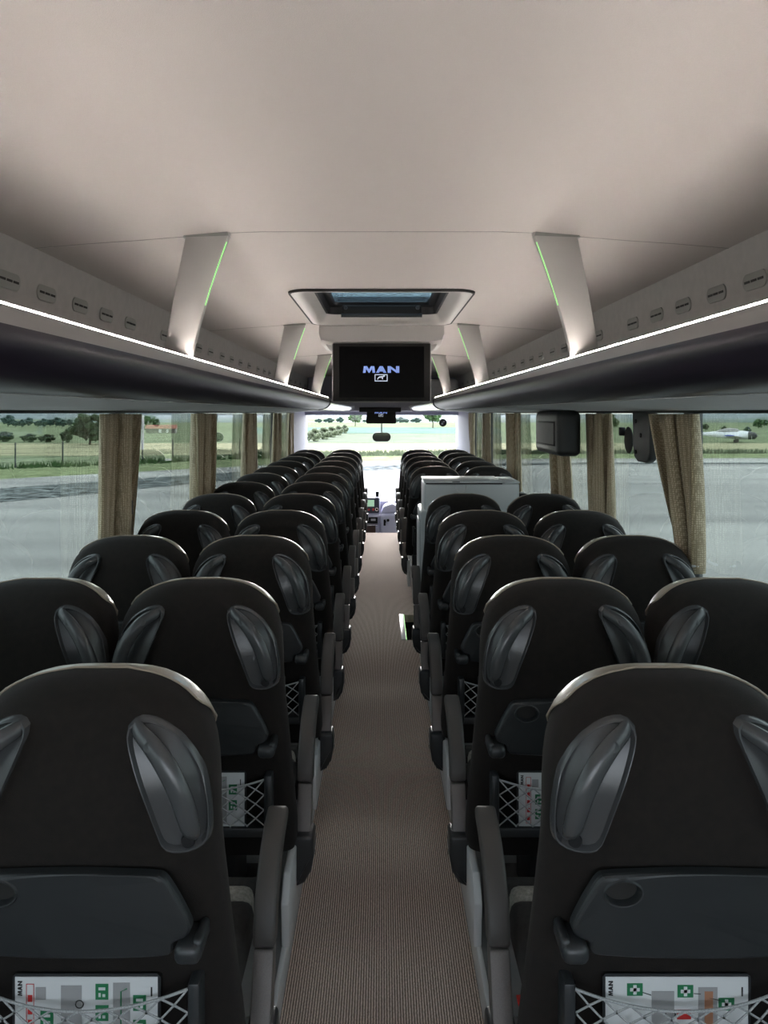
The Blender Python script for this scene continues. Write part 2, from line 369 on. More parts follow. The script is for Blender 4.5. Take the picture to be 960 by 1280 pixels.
def make_seat(side, col):
    """side: -1 aisle on the right of the seat, +1 aisle on its left; col: 'aisle' or 'window'"""
    root = empty('coach_seat')
    def P(name, mb, m, par=None, key=None):
        key = key or name
        if key in MESHES:
            o = bpy.data.objects.new(name, MESHES[key]); COL.objects.link(o); o.parent = par or root; return o
        o = mb().build(name, m, par or root, SOFF, ang=50 if name in ('backrest', 'grip') else 14 if name == 'tray_table' else 38); MESHES[key] = o.data; return o
    fx = 0 if col == 'window' else -side
    b = P('backrest', lambda: make_backrest(fx), 'fabric', None, 'back'+str(fx))
    hc = P('headrest_cover', make_headcover, 'leather'); hc['label'] = 'pale beige leather headrest cover'
    P('piping', make_piping, 'leather', hc)
    for s, k in ((1, 'L'), (-1, 'R')):
        pod = P('handle_recess', lambda: make_pod(s), 'pod', None, 'pod'+k)
        g = P('grip', lambda: make_grip(s), 'pod', pod, 'grip'+k)
        P('grip_button', lambda: MB().disc((s*-.1345, back_y(.134, 1.095)-.0412, 1.096), (0, -1, .45), .0088, .0022), 'plastic', pod, 'gc'+k)
        P('grip_lock', lambda: MB().disc((s*-.195, back_y(.19, .925)-.006, .925), (0, -1, 0), .012, .008), 'black', pod, 'gb'+k)
    tr = P('tray_table', make_tray, 'tray')
    P('tray_hinge', lambda: MB().box(-.222, -.176, -.198, -.12, .727, .762, .014, 4).box(-.224, -.206, -.188, -.12, .738, .768, .008, 3), 'plastic', tr, 'thL')
    P('tray_hinge', lambda: MB().box(.176, .222, -.198, -.12, .727, .762, .014, 4).box(.206, .224, -.188, -.12, .738, .768, .008, 3), 'plastic', tr, 'thR')
    P('cup_hole_shade', lambda: MB().prism([(-.120+.0275*math.cos(q), .850+.019*math.sin(q)) for q in [i*math.pi/12 for i in range(24)]], 'y', -.178, -.174), 'slot', tr)  # black disc paints in the shade of a deeper cup hole
    pf = P('pocket_frame', make_pocketframe, 'plastic')
    P('pocket_net', tri_net, 'net', pf)
    P('seat_cushion', lambda: MB().box(-.222, .222, .03, .40, .385, .485, .03, 3), 'cushion')
    fb = P('cushion_band', lambda: MB().box(-.212, .212, .385, .455, .392, .487, .025, 3), 'lightgrid'); fb['label'] = 'light grey fabric band'
    P('cushion_roll', lambda: MB().tube([(-.215, .47, .455), (.215, .47, .455)], .030, 14), 'cushion')
    P('seat_frame', lambda: MB().box(-.20, .20, .02, .42, .345, .395, .01).box(-.06, .06, .10, .34, .10, .35, .02).box(-.17, .17, .06, .38, .10, .125, .008), 'black')
    if col == 'aisle':
        sx = -side
        k = 'A' if sx > 0 else 'B'
        pads = armrest(sx)
        sc = P('armrest_bracket', lambda: pads[2], 'plastic', None, 'ab'+k)
        bd = P('armrest', lambda: pads[1], 'armbody', None, 'arm'+k)
        P('armrest_pad', lambda: pads[0], 'armgrey', bd, 'ap'+k)
        P('bolt', lambda: MB().disc((sx*.295, .21, .255), (sx, 0, 0), .008, .004), 'chrome', sc, 'bl'+k)
        sh = P('side_shield', lambda: MB().prism([(-.02, .10), (-.04, .24), (.02, .30), (.26, .30), (.36, .10)], 'x', sx*.232-.012, sx*.232+.012, .006), 'shield', None, 'sh'+k)
        sh['label'] = 'light grey plastic side shield'
    return root
protos = {(s, c): make_seat(s, c) for s in (-1, 1) for c in ('aisle', 'window')}
used = set()
XA = [.528, .512, .499, .493, .487, .483, .480, .479, .478, .477, .476, .475]
def place_seat(s, c, k):
    o = protos[(s, c)]
    if (s, c) in used: o = copy_tree(o)
    used.add((s, c))
    x = XA[k] + (.472 if c == 'window' else 0)
    o.location = (s*x, 1.53+.80*k, .088)
    sd = 'left' if s < 0 else 'right'
    where = 'on the aisle' if c == 'aisle' else 'by the window'
    row = ORD[k]+' row from the camera'
    if s > 0 and k >= 7: row = ORD[k-7]+' row beyond the grey galley cabinet' if k > 7 else 'first row beyond the grey galley cabinet'
    elif k == 0: row = 'row nearest the camera'
    if s > 0 and k == 4: row = 'fifth row, last before the grey galley cabinet'
    if s < 0 and k == 11: row = 'front row, farthest from the camera'
    tag(o, f'black coach seat {where}, {sd} block, {row}', 'seat', f'{sd} block seats {where}')
    return o
for s in (-1, 1):
    for k in range(12):
        if s > 0 and k in (5, 6): continue
        place_seat(s, 'aisle', k)
        place_seat(s, 'window', k)

# safety cards in the net pockets
def manlogo(w, h):
    """letters as polygons, unit box w x h in (u, v)"""
    P = []
    m = [(0, 0), (.07, 0), (.085, .62), (.155, 0), (.18, 0), (.25, .62), (.265, 0), (.335, 0), (.31, 1), (.22, 1), (.167, .50), (.115, 1), (.025, 1)]
    a = [(.36, 0), (.46, 1), (.545, 1), (.645, 0), (.565, 0), (.548, .2), (.457, .2), (.44, 0)]
    n = [(.68, 0), (.68, 1), (.76, 1), (.91, .40), (.91, 1), (1.0, 1), (1.0, 0), (.92, 0), (.77, .60), (.77, 0)]
    return [[(u*w, v*h) for u, v in L_] for L_ in (m, a, n)]
def card(name, x, y, h, label, style, rz):
    root = empty(name, (x, y, h), rz); tag(root, label, 'safety card', 'safety cards in the net pockets')
    W, T = .132, .075
    MB().prism([(-W, -.085), (W, -.085), (W, T-.006), (W-.006, T), (-W+.006, T), (-W, T-.006)], 'y', 0, .002).build('card_sleeve', 'plastic', root)
    MB().box(-W+.005, W-.005, -.0012, .0, -.08, T-.005).build('card_sheet', 'paper', root)
    def rect(mb, a, b, c, d, lv=0): mb.box(a, b, -.0020-.0004*lv, -.0012, c, d)
    g = MB(); gr = MB(); rd = MB(); wh = MB(); bk = MB(); br = MB()
    if style == 'kit':
        for cx, cz in ((-.075, .048), (.015, .045), (.088, .022)):
            rect(g, cx-.014, cx+.014, cz-.011, cz+.011)
            rect(wh, cx-.003, cx+.003, cz-.0085, cz+.0085, 1); rect(wh, cx-.0085, cx+.0085, cz-.003, cz+.003, 1)
        rect(gr, -.045, -.005, -.07, .045); rect(gr, .038, .072, -.075, .052); rect(br, .049, .064, -.07, .045, 1)
        rect(rd, .0, .025, -.005, .012); rect(rd, .0, .026, -.065, -.05)
        rd.prism([(-.082+.014*math.cos(q), -.028+.014*math.sin(q)) for q in [i*math.pi/8 for i in range(16)]], 'y', -.0022, -.0012)
        wh.prism([(-.082+.010*math.cos(q), -.028+.010*math.sin(q)) for q in [i*math.pi/8 for i in range(16)]], 'y', -.0026, -.0012)
        for a, b in (((-.061, .043), (-.046, .038)), ((.030, .041), (.042, .040)), ((.058, .033), (.078, .028)), ((-.018, -.06), (.0, -.075))):
            bk.tube([(a[0], -.002, a[1]), (b[0], -.002, b[1])], .0008, 4)
        bk.tube([(-.012+.009*math.cos(q), -.0022, .004+.007*math.sin(q)) for q in [i*math.pi/6 for i in range(13)]], .0012, 4)
    else:
        for cx, cz in ((.028, .044), (.028, .006), (.095, .024), (.095, -.02), (-.07, -.004), (-.07, -.045)):
            rect(g, cx-.0115, cx+.0115, cz-.014, cz+.014)
            rect(wh, cx-.006, cx+.006, cz+.003, cz+.008, 1); rect(wh, cx-.006, cx-.002, cz-.009, cz-.002, 1); rect(wh, cx+.001, cx+.006, cz-.009, cz-.004, 1)
        rect(gr, -.090, -.072, .030, .052); rect(gr, -.045, -.008, -.072, .055); rect(gr, .048, .078, -.072, .060)
        g.tube([(.062, -.0024, -.02), (.062, -.0024, .045), (.073, -.0024, .05)], .0012, 4)
        for z in (.058, -.07): rect(rd, -.107, -.093, z-.001, z)
        rect(rd, -.107, -.106, -.07, .058); rect(rd, -.094, -.093, -.07, .058)
        for i in range(5): rect(rd, -.104, -.096, -.062+i*.022, -.050+i*.022)
        bk.tube([(-.012+.007*math.cos(q), -.0022, .022+.007*math.sin(q)) for q in [i*math.pi/6 for i in range(13)]], .0012, 4)
    # rotated maker's mark at the left edge and imprint at the right
    for L_ in manlogo(.026, .008): bk.prism([(-W+.018-v, .037+u) for u, v in L_], 'y', -.0020, -.0012)
    rect(bk, W-.017, W-.0145, .036, .052)
    for nm, mb, m in (('green_print', g, 'cardgreen'), ('grey_print', gr, 'cardgrey'), ('red_print', rd, 'cardred'), ('white_print', wh, 'paper'), ('black_print', bk, 'cardblack'), ('brown_print', br, 'cardbrown')):
        if mb.v: mb.build(nm, m, root, smooth=False)
    return root
for s, k in ((-1, 0), (1, 0), (-1, 1), (1, 1), (-1, 2), (1, 2)):
    sd = 'left' if s < 0 else 'right'
    cx = s*(XA[k]-.002)
    card('safety_card', cx, 1.53+.8*k-.118, .575, f'white printed safety card in the net pocket of the {sd} aisle seat, {ORD[k]} row', 'kit' if s > 0 and k != 1 else 'exit', 0)

# ------------------------------------------------------------------ floor and podiums
Y0, YE = -1.1, 10.9
STX0, STY0, STY1 = .165, 5.75, 6.47
fl = MB().box(-.29, STX0, Y0, YE, -.06, 0).box(STX0, .29, Y0, STY0, -.06, 0).box(STX0, .29, STY1, YE, -.06, 0)
struct(fl.build('floor', 'carpet', smooth=False))
def podium(name, s, segs):
    mb = MB(); tr = MB()
    for a, b in segs:
        mb.box(*sorted((s*.292, s*1.26)), a, b, -.05, .088)
        tr.box(*sorted((s*.276, s*.292)), a, b, .0, .092, .004)
    o = struct(mb.build(name, 'wallgrey', smooth=False)); struct(tr.build('trim_'+('1' if s < 0 else '2'), 'shield'))
podium('floor_podium_left', -1, [(Y0, YE)])
podium('floor_podium_right', 1, [(Y0, STY0-.02), (7.02, YE)])
# stairwell
st = MB().box(STX0, 1.22, STY0, 7.0, -.90, -.86).box(.60, 1.22, STY0, 7.0, -.86, -.55).box(.165, .60, STY0, 7.0, -.86, -.26).box(STX0, .185, STY0, STY1, -.26, -.012).box(.165, 1.22, STY0-.02, STY0, -.9, -.06).box(.165, 1.22, 7.0, 7.02, -.9, -.06)
struct(st.build('floor_stairwell', 'black', smooth=False))
e = MB().box(STX0-.022, STX0+.014, STY0, STY1, -.001, .006, .002).build('stair_edging', 'shield'); tag(e, 'pale metal edging strip along the open stairwell in the aisle', 'edging')
MB().box(STX0+.014, STX0+.018, STY0, STY1, -.004, .004).build('edge_light', 'green', e)
pt = empty('stair_partition', (.30, 6.98, 0)); tag(pt, 'low black partition at the far side of the stairwell', 'partition')
MB().prism([(-.02, .0), (.9, .0), (.9, .95), (.10, .95), (.02, .88), (-.02, .40)], 'y', -.02, .02, .01).build('panel', 'black', pt)
MB().box(-.035, .035, -.06, .02, .20, .40, .01).build('handle_box', 'black', pt)
MB().box(.0, .03, -.25, -.05, .06, .22, .01).build('bracket', 'shield', pt)

# ------------------------------------------------------------------ side walls, windows, rack, ceiling
LEFT_P = [-.05, 1.95, 3.84, 5.58, 7.50, 9.36, 10.90]
RIGHT_P = [-.35, 1.40, 3.26, 4.60, 5.62, 7.48, 9.32, 10.90]
def wall(s, ps, nm):
    X = s*1.22; mb = MB()
    mb.box(*sorted((s*1.25, s*1.32)), Y0, 12.35, -.95, .74)
    mb.box(*sorted((s*1.25, s*1.32)), Y0, 12.35, 1.71, 2.345)
    mb.box(*sorted((s*1.20, s*1.25)), Y0, YE, .66, .76, .01)
    for p in ps: mb.box(*sorted((s*1.255, s*1.31)), p-.03, p+.03, .72, 1.72)
    mb.box(*sorted((s*1.255, s*1.31)), 12.15, 12.35, .3, 1.7)
    o = struct(mb.build('wall_'+nm, 'wallgrey', smooth=False)); return o
wall(-1, LEFT_P, 'left'); wall(1, RIGHT_P, 'right')
nwin = 1
for s, ps in ((-1, LEFT_P), (1, RIGHT_P)):
    e_ = [Y0]+ps+[12.15]
    for i in range(len(e_)-1):
        a = e_[i]+(.03 if i else 0); b = e_[i+1]-(.03 if i+1 < len(e_)-1 else 0)
        o = MB().box(*sorted((s*1.278, s*1.283)), a, b, .74, 1.71).build(f'window_{nwin}', 'sideglass', smooth=False); struct(o)
        f = MB(); t = .014
        f.box(*sorted((s*1.272, s*1.29)), a, a+t, .74, 1.71).box(*sorted((s*1.272, s*1.29)), b-t, b, .74, 1.71).box(*sorted((s*1.272, s*1.29)), a+t, b-t, .74, .74+t).box(*sorted((s*1.272, s*1.29)), a+t, b-t, 1.71-t, 1.71)
        f.build('window_frame', 'pillar', o, smooth=False); nwin += 1
# rear wall behind the camera; unseen window made large and clear as fill light
struct(MB().box(-1.32, 1.32, Y0-.07, Y0, -.9, .95).box(-1.32, 1.32, Y0-.07, Y0, 1.75, 2.4).box(-1.32, -1.0, Y0-.07, Y0, .95, 1.75).box(1.0, 1.32, Y0-.07, Y0, .95, 1.75).build('wall_back', 'panel', smooth=False))
struct(MB().box(-1.0, 1.0, Y0-.04, Y0-.035, .95, 1.75).build(f'window_{nwin}', 'windshield', smooth=False)); nwin += 1

# ceiling
CP = [(0, .556), (.2, .556), (.36, .556), (.47, .552), (.6, .541), (.75, .529), (.9, .519), (1.065, .505)]
HX, HY0, HY1 = .36, 3.62, 4.86
xs = [-p[0] for p in CP[::-1]]+[p[0] for p in CP[1:]]; zs = [p[1] for p in CP[::-1]]+[p[1] for p in CP[1:]]
ys = [Y0, 2.43, HY0, HY1, 4.885, 7.44, 11.6]
mb = MB()
for j in range(len(ys)-1):
    a, b = ys[j], ys[j+1]
    for i in range(len(xs)-1):
        if j == 2 and xs[i] >= -.361 and xs[i+1] <= .361: continue
        mb.add([(xs[i], a, H+zs[i]), (xs[i+1], a, H+zs[i+1]), (xs[i+1], b, H+zs[i+1]), (xs[i], b, H+zs[i]),
                (xs[i], a, H+zs[i]+.012), (xs[i+1], a, H+zs[i+1]+.012), (xs[i+1], b, H+zs[i+1]+.012), (xs[i], b, H+zs[i]+.012)],
               [(0, 1, 2, 3), (7, 6, 5, 4)])
struct(mb.build('ceiling', 'ceiling', ang=30))
# seams: slim grooves pressed as dark cords in the cloth joints
for n_, yy in enumerate((2.43, 4.885, 7.44)):
    m2 = MB()
    segs = [(0, len(xs))] if yy != 4.885 else [(0, len(xs))]
    m2.tube([(x, yy, H+z+.0005) for x, z in zip(xs, zs)], .0022, 5)
    struct(m2.build(f'trim_{n_+3}', 'vent'))
struct(MB().box(-1.32, 1.32, Y0-.07, HY0-.02, 2.345, 2.375).box(-1.32, 1.32, HY1+.10, 12.4, 2.345, 2.375).box(-1.32, -HX-.02, HY0-.02, HY1+.10, 2.345, 2.375).box(HX+.02, 1.32, HY0-.02, HY1+.10, 2.345, 2.375).build('roof', 'white', smooth=False))
# upper side panels behind the rack
for s, nm in ((-1, 'left'), (1, 'right')):
    m2 = MB().prism([(s*1.060, H+.512), (s*1.068, H+.500), (s*1.085, H+.30), (s*1.092, H+.07), (s*1.26, H+.07), (s*1.26, H+.60), (s*1.06, H+.60)], 'y', Y0, 11.6)
    struct(m2.build('wall_upper_'+nm, 'panel'))

# luggage racks
YR = 8.62
for s, nm in ((-1, 'left'), (1, 'right')):
    rt = empty('luggage_rack', (s*.60, Y0, H)); rt.location = (0, 0, 0)
    tag(rt, f'long {nm} overhead luggage rack with dark glossy front and lit lip', 'luggage rack', 'overhead luggage racks')
    lip = [(.566, .133), (.571, .155), (.5755, .1655), (.5775, .1666), (.579, .1655), (.5832, .1655), (.5838, .1722), (.590, .1732), (.598, .170), (.608, .11), (.65, .085), (1.09, .075), (1.09, .055), (.66, .055), (.60, .075), (.575, .115)]
    MB().prism([(s*x, H+z) for x, z in lip], 'y', Y0, YR).build('shelf', 'lip', rt)
    dk = [(.565, .134), (.562, .120), (.568, .098), (.583, .075), (.608, .056), (.640, .044), (.680, .036), (.69, .040), (.66, .056), (.60, .078), (.576, .116), (.572, .134)]
    MB().prism([(s*x, H+z) for x, z in dk], 'y', Y0, YR).build('front_panel', 'rackdark', rt, ang=60)
    ud = [(.682, .034), (.95, .020), (1.245, .006), (1.249, .05), (.69, .05)]
    MB().prism([(s*x, H+z) for x, z in ud], 'y', Y0, 10.9).build('underside', 'underside', rt)
    MB().box(*sorted((s*.5790, s*.5825)), Y0, YR-.02, H+.1650, H+.1690).build('light_strip', 'led', rt)
    MB().tube([(s*.568, y, H+.130) for y in (Y0, YR)], .002, 4).build('seam', 'black', rt)
    # light glossy nose that draws in towards the front screen
    rings = []
    for t, dx, sh in ((0, 0, 1), (.25, .015, .98), (.5, .05, .92), (.75, .11, .85), (1, .19, .75)):
        y = YR+.05+t*2.3
        rings.append([(s*(x-dx-(0 if x > .62 else 0)), y, H+z*sh) for x, z in [(.575, .150), (.565, .134), (.562, .118), (.568, .098), (.583, .075), (.608, .056), (.640, .044), (.72, .034), (.95, .05), (.95, .09), (.62, .12)]])
    MB().loft(rings).build('nose_panel', 'endpanel', rt, ang=50)
    MB().prism([(s*x, H+z) for x, z in [(.566, .150), (.553, .120), (.560, .090), (.58, .065), (.61, .045), (.68, .028), (.70, .034), (.70, .12), (.6, .15)]], 'y', YR, YR+.05).build('joint', 'black', rt)
    # curtain rail and scalloped black edge above the windows
    m3 = MB()
    m3.box(*sorted((s*1.19, s*1.205)), Y0, 10.85, H-.002, H+.012)
    struct(m3.build('trim_'+('6' if s < 0 else '7'), 'black', smooth=False))

# struts between rack and ceiling
for k, y in enumerate((2.43, 4.885, 7.44)):
    for s, nm in ((-1, 'left'), (1, 'right')):
        rt = empty('rack_strut', (s*.62, y, H+.16)); tag(rt, f'{ORD[k]} slanted grey strut from the {nm} luggage rack to the ceiling', 'strut', 'struts from rack to ceiling')
        outer = []; inner = []
        for i in range(13):
            t = i/12; b = .012*math.sin(math.pi*t)
            inner.append((lerp(.583, .462, t)+b*.6, lerp(.168, .553, t))); outer.append((lerp(.668, .597, t)-b*-.3, lerp(.150, .542, t)))
        mbs = MB().prism([(s*x-s*.62, z-.16) for x, z in inner+outer[::-1]], 'y', -.016, .016, .004)
        mbs.build('strut_body', 'strut', rt)
        g = MB(); pts = [(s*(x-.0015)-s*.62, -.013, z-.16) for x, z in inner[5:12]]; g.tube(pts, .0018, 5); g.build('green_light', 'green', rt)
        MB().prism([(s*x-s*.62, z-.16) for x, z in [(.470, .553), (.600, .545), (.606, .535), (.466, .540)]], 'y', -.017, .019).build('strut_cap', 'vent', rt)

# air vents
offs = [468, 420, 378, 345, 315, 272, 229, 214.5, 200, 188, 177, 166, 155, 147, 140.5, 114, 108, 102, 96]
vent = None
for s, nm in ((-1, 'left'), (1, 'right')):
    for i, o_ in enumerate(offs):
        y = 990*1.08/o_
        if vent is None:
            vent = empty('air_vent'); r = MB(); pl = []
            for q in range(24):
                a = 2*math.pi*q/24; pl.append((.046*(1 if math.cos(a) > 0 else -1)+.026*math.cos(a), .025*math.sin(a)))
            r.prism(pl, 'x', -.005, .005, .002).build('vent_plate', 'vent', vent)
            sl = MB()
            for j in range(3): sl.box(-.0062, .0062, -.058+j*.041, -.024+j*.041, -.003, .004)
            sl.build('slot', 'slot', vent, smooth=False); v = vent
        else: v = copy_tree(vent)
        v.location = (s*1.0785, y, H+.382); v.rotation_euler = (0, s*math.radians(-4.5), 0)
        tag(v, f'{ORD[i]} oblong grey air vent from the camera, {nm} upper side panel', 'air vent', f'{nm} air vents')

# roof hatch
rt = empty('roof_hatch', (0, 4.24, H+.556)); tag(rt, 'tinted glass roof hatch set in the ceiling ahead of the big screen', 'roof hatch')
def rrect(hx, hy, r, n=6):
    p = []
    for cx, cy, a0 in ((hx-r, hy-r, 0), (-hx+r, hy-r, 90), (-hx+r, -hy+r, 180), (hx-r, -hy+r, 270)):
        for i in range(n+1):
            a = math.radians(a0+90*i/n); p.append((cx+r*math.cos(a), cy+r*math.sin(a)))
    return p
def rr(hx, hy, r, z, dy=0): return [(x, y+dy, z) for x, y in rrect(hx, hy, r)]
tr = MB(); tr.loft([rr(.425, .69, .09, .004), rr(.42, .685, .088, -.010), rr(.405, .67, .08, -.014), rr(.36, .63, .07, .0), rr(.335, .595, .06, .045), rr(.333, .593, .06, .047), rr(.40, .64, .06, .05)], caps=False)
tr.build('hatch_trim', 'strut', rt, ang=50)
MB().loft([rr(.424, .689, .09, .0015), rr(.430, .694, .092, -.002), rr(.428, .692, .092, -.012), rr(.418, .684, .088, -.0125)], caps=False).build('seal', 'slot', rt)
fr = MB(); fr.loft([rr(.34, .60, .05, .043), rr(.325, .585, .05, .045), rr(.315, .570, .05, .085), rr(.285, .535, .04, .092), rr(.28, .53, .04, .110), rr(.37, .62, .04, .115)], caps=False)
fr.build('hatch_frame', 'black', rt, ang=30)
MB().loft([rr(.32, .57, .04, .1105), rr(.32, .57, .04, .1145)]).build('hatch_glass', 'hatchglass', rt, ang=30)
hb = MB().box(-.235, .235, .455, .50, .020, .082, .012, 3); hb.build('hatch_bar', 'tvframe', rt)
MB().tube([(-.24, .46, .022), (.24, .46, .022)], .012, 10).disc((-.213, .453, .066), (0, -1, 0), .011, .01).disc((.213, .453, .066), (0, -1, 0), .011, .01).build('bar_latch', 'plastic', rt)

# ceiling screen
rt = empty('ceiling_screen', (0, 5.08, H+.556)); tag(rt, 'large black flip-down screen with a glowing logo below the roof hatch', 'screen')
hs = []
for y, z0, wx in ((-.03, -.09, .385), (.05, -.11, .39), (.55, -.11, .39), (.62, -.06, .38)):
    hs.append([(x, y, z) for x, z in [(-wx-.012, .0), (-wx-.015, -.05), (-wx, z0), (-wx+.05, z0-.008), (wx-.05, z0-.008), (wx, z0), (wx+.015, -.05), (wx+.012, .0)]])
MB().loft(hs).build('screen_housing', 'strut', rt, ang=50)
for s in (-1, 1):
    MB().prism([(s*.30, -.10), (s*.372, -.10), (s*.335, -.155), (s*.30, -.16)], 'y', .04, .30, .01).build('housing_shoulder', 'strut', rt)
sb = MB().box(-.318, .318, -.005, .035, -.490, -.105, .014, 3).build('screen_case', 'tvsurface', rt)
MB().box(-.312, .312, -.012, -.002, -.482, -.112, .006, 2).build('bezel', 'tvframe', sb)
MB().box(-.272, .272, -.0145, -.010, -.458, -.132, .001, 1).build('display', 'tvscreen', sb)
def logo(parent, sc, y, cx, cz, m1='logo', m2='logo2'):
    W, hh = .232*sc, .042*sc; mb = MB()
    for L_ in manlogo(W, hh): mb.prism([(cx-W/2+u, cz+v) for u, v in L_], 'y', y-.001, y)
    mb.build('logo_letters', m1, parent, smooth=False)
    b = MB(); w, h2, z0 = .041*sc, .040*sc, cz-.010*sc; t = .0045*sc
    b.box(cx-w, cx+w, y-.001, y, z0-t, z0).box(cx-w, cx+w, y-.001, y, z0-h2-t, z0-h2).box(cx-w, cx-w+t, y-.001, y, z0-h2, z0-t).box(cx+w-t, cx+w, y-.001, y, z0-h2, z0-t)
    ln = [(-.62, -.85), (-.50, -.88), (-.38, -.62), (.05, -.55), (.18, -.82), (.30, -.82), (.24, -.52), (.62, -.30), (.50, -.16), (.15, -.30), (-.25, -.35), (-.5, -.55)]
    b.prism([(cx+u*w, z0+v*h2*.95) for u, v in ln], 'y', y-.001, y)
    b.build('logo_emblem', m2, parent, smooth=False)
logo(sb, 1.0, -.0150, -.003, -.300)

# front small screen and dark box above windscreen
rt = empty('front_screen', (.0, 11.0, H)); tag(rt, 'small dark screen hanging at the top of the windscreen', 'screen')
MB().box(-.31, .27, -.05, -.002, .01, .075, .008).build('screen_box', 'black', rt)
c = MB().prism([(-.205, .02), (.195, .02), (.205, -.135), (.19, -.15), (-.20, -.15), (-.215, -.135)], 'y', -.02, .02, .006).build('screen_case', 'tvframe', rt)
logo(c, .75, -.022, -.01, -.012)

# front surround above windscreen
struct(MB().box(-1.2, 1.2, 11.0, 12.25, H+.02, H+.20, .03).box(-1.25, 1.25, 12.1, 12.3, H-.035, H+.06, .01).box(-1.06, 1.06, 11.4, 11.5, H+.15, H+.62).build('wall_front_header', 'dash'))
ob = MB().box(.42, 1.0, 10.3, 10.8, H+.20, H+.44, .05, 4).build('overhead_locker', 'underside'); tag(ob, 'dark grey locker at the front end of the right rack', 'locker')
# windscreen wall
struct(MB().box(-1.32, 1.32, 12.30, 12.42, -.9, .28).box(-1.32, -1.165, 12.25, 12.42, .28, 1.66, .01).box(1.165, 1.32, 12.25, 12.42, .28, 1.66, .01).box(-1.32, 1.32, 12.25, 12.42, 1.64, 2.42).build('wall_front', 'dash'))
o = struct(MB().box(-1.165, 1.165, 12.36, 12.366, .28, 1.64).build(f'window_{nwin}', 'windshield', smooth=False)); nwin += 1
for s in (-1, 1):
    struct(MB().prism([(s*1.25, 10.95), (s*1.22, 11.0), (s*1.165, 12.25), (s*1.25, 12.25)], 'z', .3, H+.02).build('trim_'+('8' if s < 0 else '9'), 'dash'))
# low floor at the driver's place
struct(MB().box(-1.25, 1.25, YE, 12.3, -.55, -.50).box(-.292, .292, YE-.02, YE, -.5, -.01).build('floor_front', 'wallgrey', smooth=False))

# dashboard
rt = empty('dashboard', (0, 11.9, -.50)); tag(rt, 'pale lilac dashboard and centre console under the windscreen', 'dashboard')
Z = .50
MB().box(-1.15, -.02, .0, .38, 0, .88, .03, 3).box(.26, 1.15, .05, .38, 0, .74, .04, 3).build('dash_body', 'dashlight', rt)
MB().box(-.31, -.035, -.03, .10, Z+.145, Z+.375, .02, 3).build('control_panel', 'dashblue', rt)
l = MB().box(-.235, -.11, -.036, -.028, Z+.245, Z+.345, .004).build('display', 'lcd', rt)
MB().disc((-.19, -.03, Z+.20), (0, -1, 0), .016, .02).disc((-.125, -.03, Z+.20), (0, -1, 0), .018, .02).build('red_button', 'redbtn', rt)
MB().disc((-.072, -.03, Z+.205), (0, -1, 0), .026, .012).build('knob_ring', 'chrome', rt)
MB().disc((-.072, -.042, Z+.205), (0, -1, 0), .016, .012).build('knob', 'black', rt)
MB().box(-.32, -.02, -.07, .10, Z+.09, Z+.13, .012).build('shelf', 'dashlight', rt)
MB().box(-.31, -.06, -.02, .05, Z-.01, Z+.085, .006).build('radio_slot', 'black', rt)
MB().box(-.28, -.20, -.03, -.018, Z+.025, Z+.05).box(-.16, -.09, -.03, -.018, Z+.03, Z+.06).build('radio_button', 'shield', rt)
MB().tube([(-.32, -.05, Z-.03), (-.06, -.05, Z-.03)], .014, 10).build('silver_bar', 'chrome', rt)
MB().box(-.26, -.09, -.02, .05, Z-.17, Z-.05, .006).build('drawer', 'wood', rt)
MB().box(-.02, .265, -.10, .3, .0, Z+.14, .05, 4).build('console_column', 'dashlight', rt)
MB().prism([(-.02, Z+.12), (.265, Z+.16), (.25, Z+.24), (.16, Z+.29), (.03, Z+.24)], 'y', -.02, .3, .03, 3).build('console_cowl', 'dashlight', rt)
MB().disc((.05, -.10, Z+.03), (0, -1, 0), .018, .03).disc((.095, -.10, Z+.05), (0, -1, 0), .02, .03).box(.03, .06, -.125, -.09, Z-.03, Z+.06, .004).build('switch', 'black', rt)
MB().tube([(-.065, .1, Z+.37), (-.065, .1, Z+.46)], .026, 12).build('sensor', 'black', rt)
# interior mirror and disc on the windscreen
rt = empty('rearview_mirror', (0, 12.1, H-.34)); tag(rt, 'wide rounded rear-view mirror in front of the windscreen', 'mirror')
pl = [(.07*(1 if math.cos(a) > 0 else -1)+.07*math.cos(a), .07*math.sin(a)) for a in [2*math.pi*q/28 for q in range(28)]]
MB().prism([(x, z-.03) for x, z in pl], 'y', -.02, .02, .008).build('mirror_case', 'black', rt)
MB().prism([(x*.9, z*.85-.03) for x, z in pl], 'y', -.024, -.019).build('mirror_glass', 'mirror', rt)
MB().tube([(0, .01, .03), (0, .10, .10), (0, .25, .32)], .010, 8).build('mirror_arm', 'black', rt)
d = empty('round_sticker', (.955, 12.345, H-.155)); tag(d, 'round dark sticker at the top corner of the windscreen', 'sticker')
MB().disc((0, 0, 0), (0, -1, 0), .060, .004, 28).build('sticker_disc', 'black', d)
MB().box(-.025, .005, -.006, -.003, -.03, .0).box(.0, .028, -.006, -.003, .008, .025).build('sticker_mark', 'cardgrey', d)

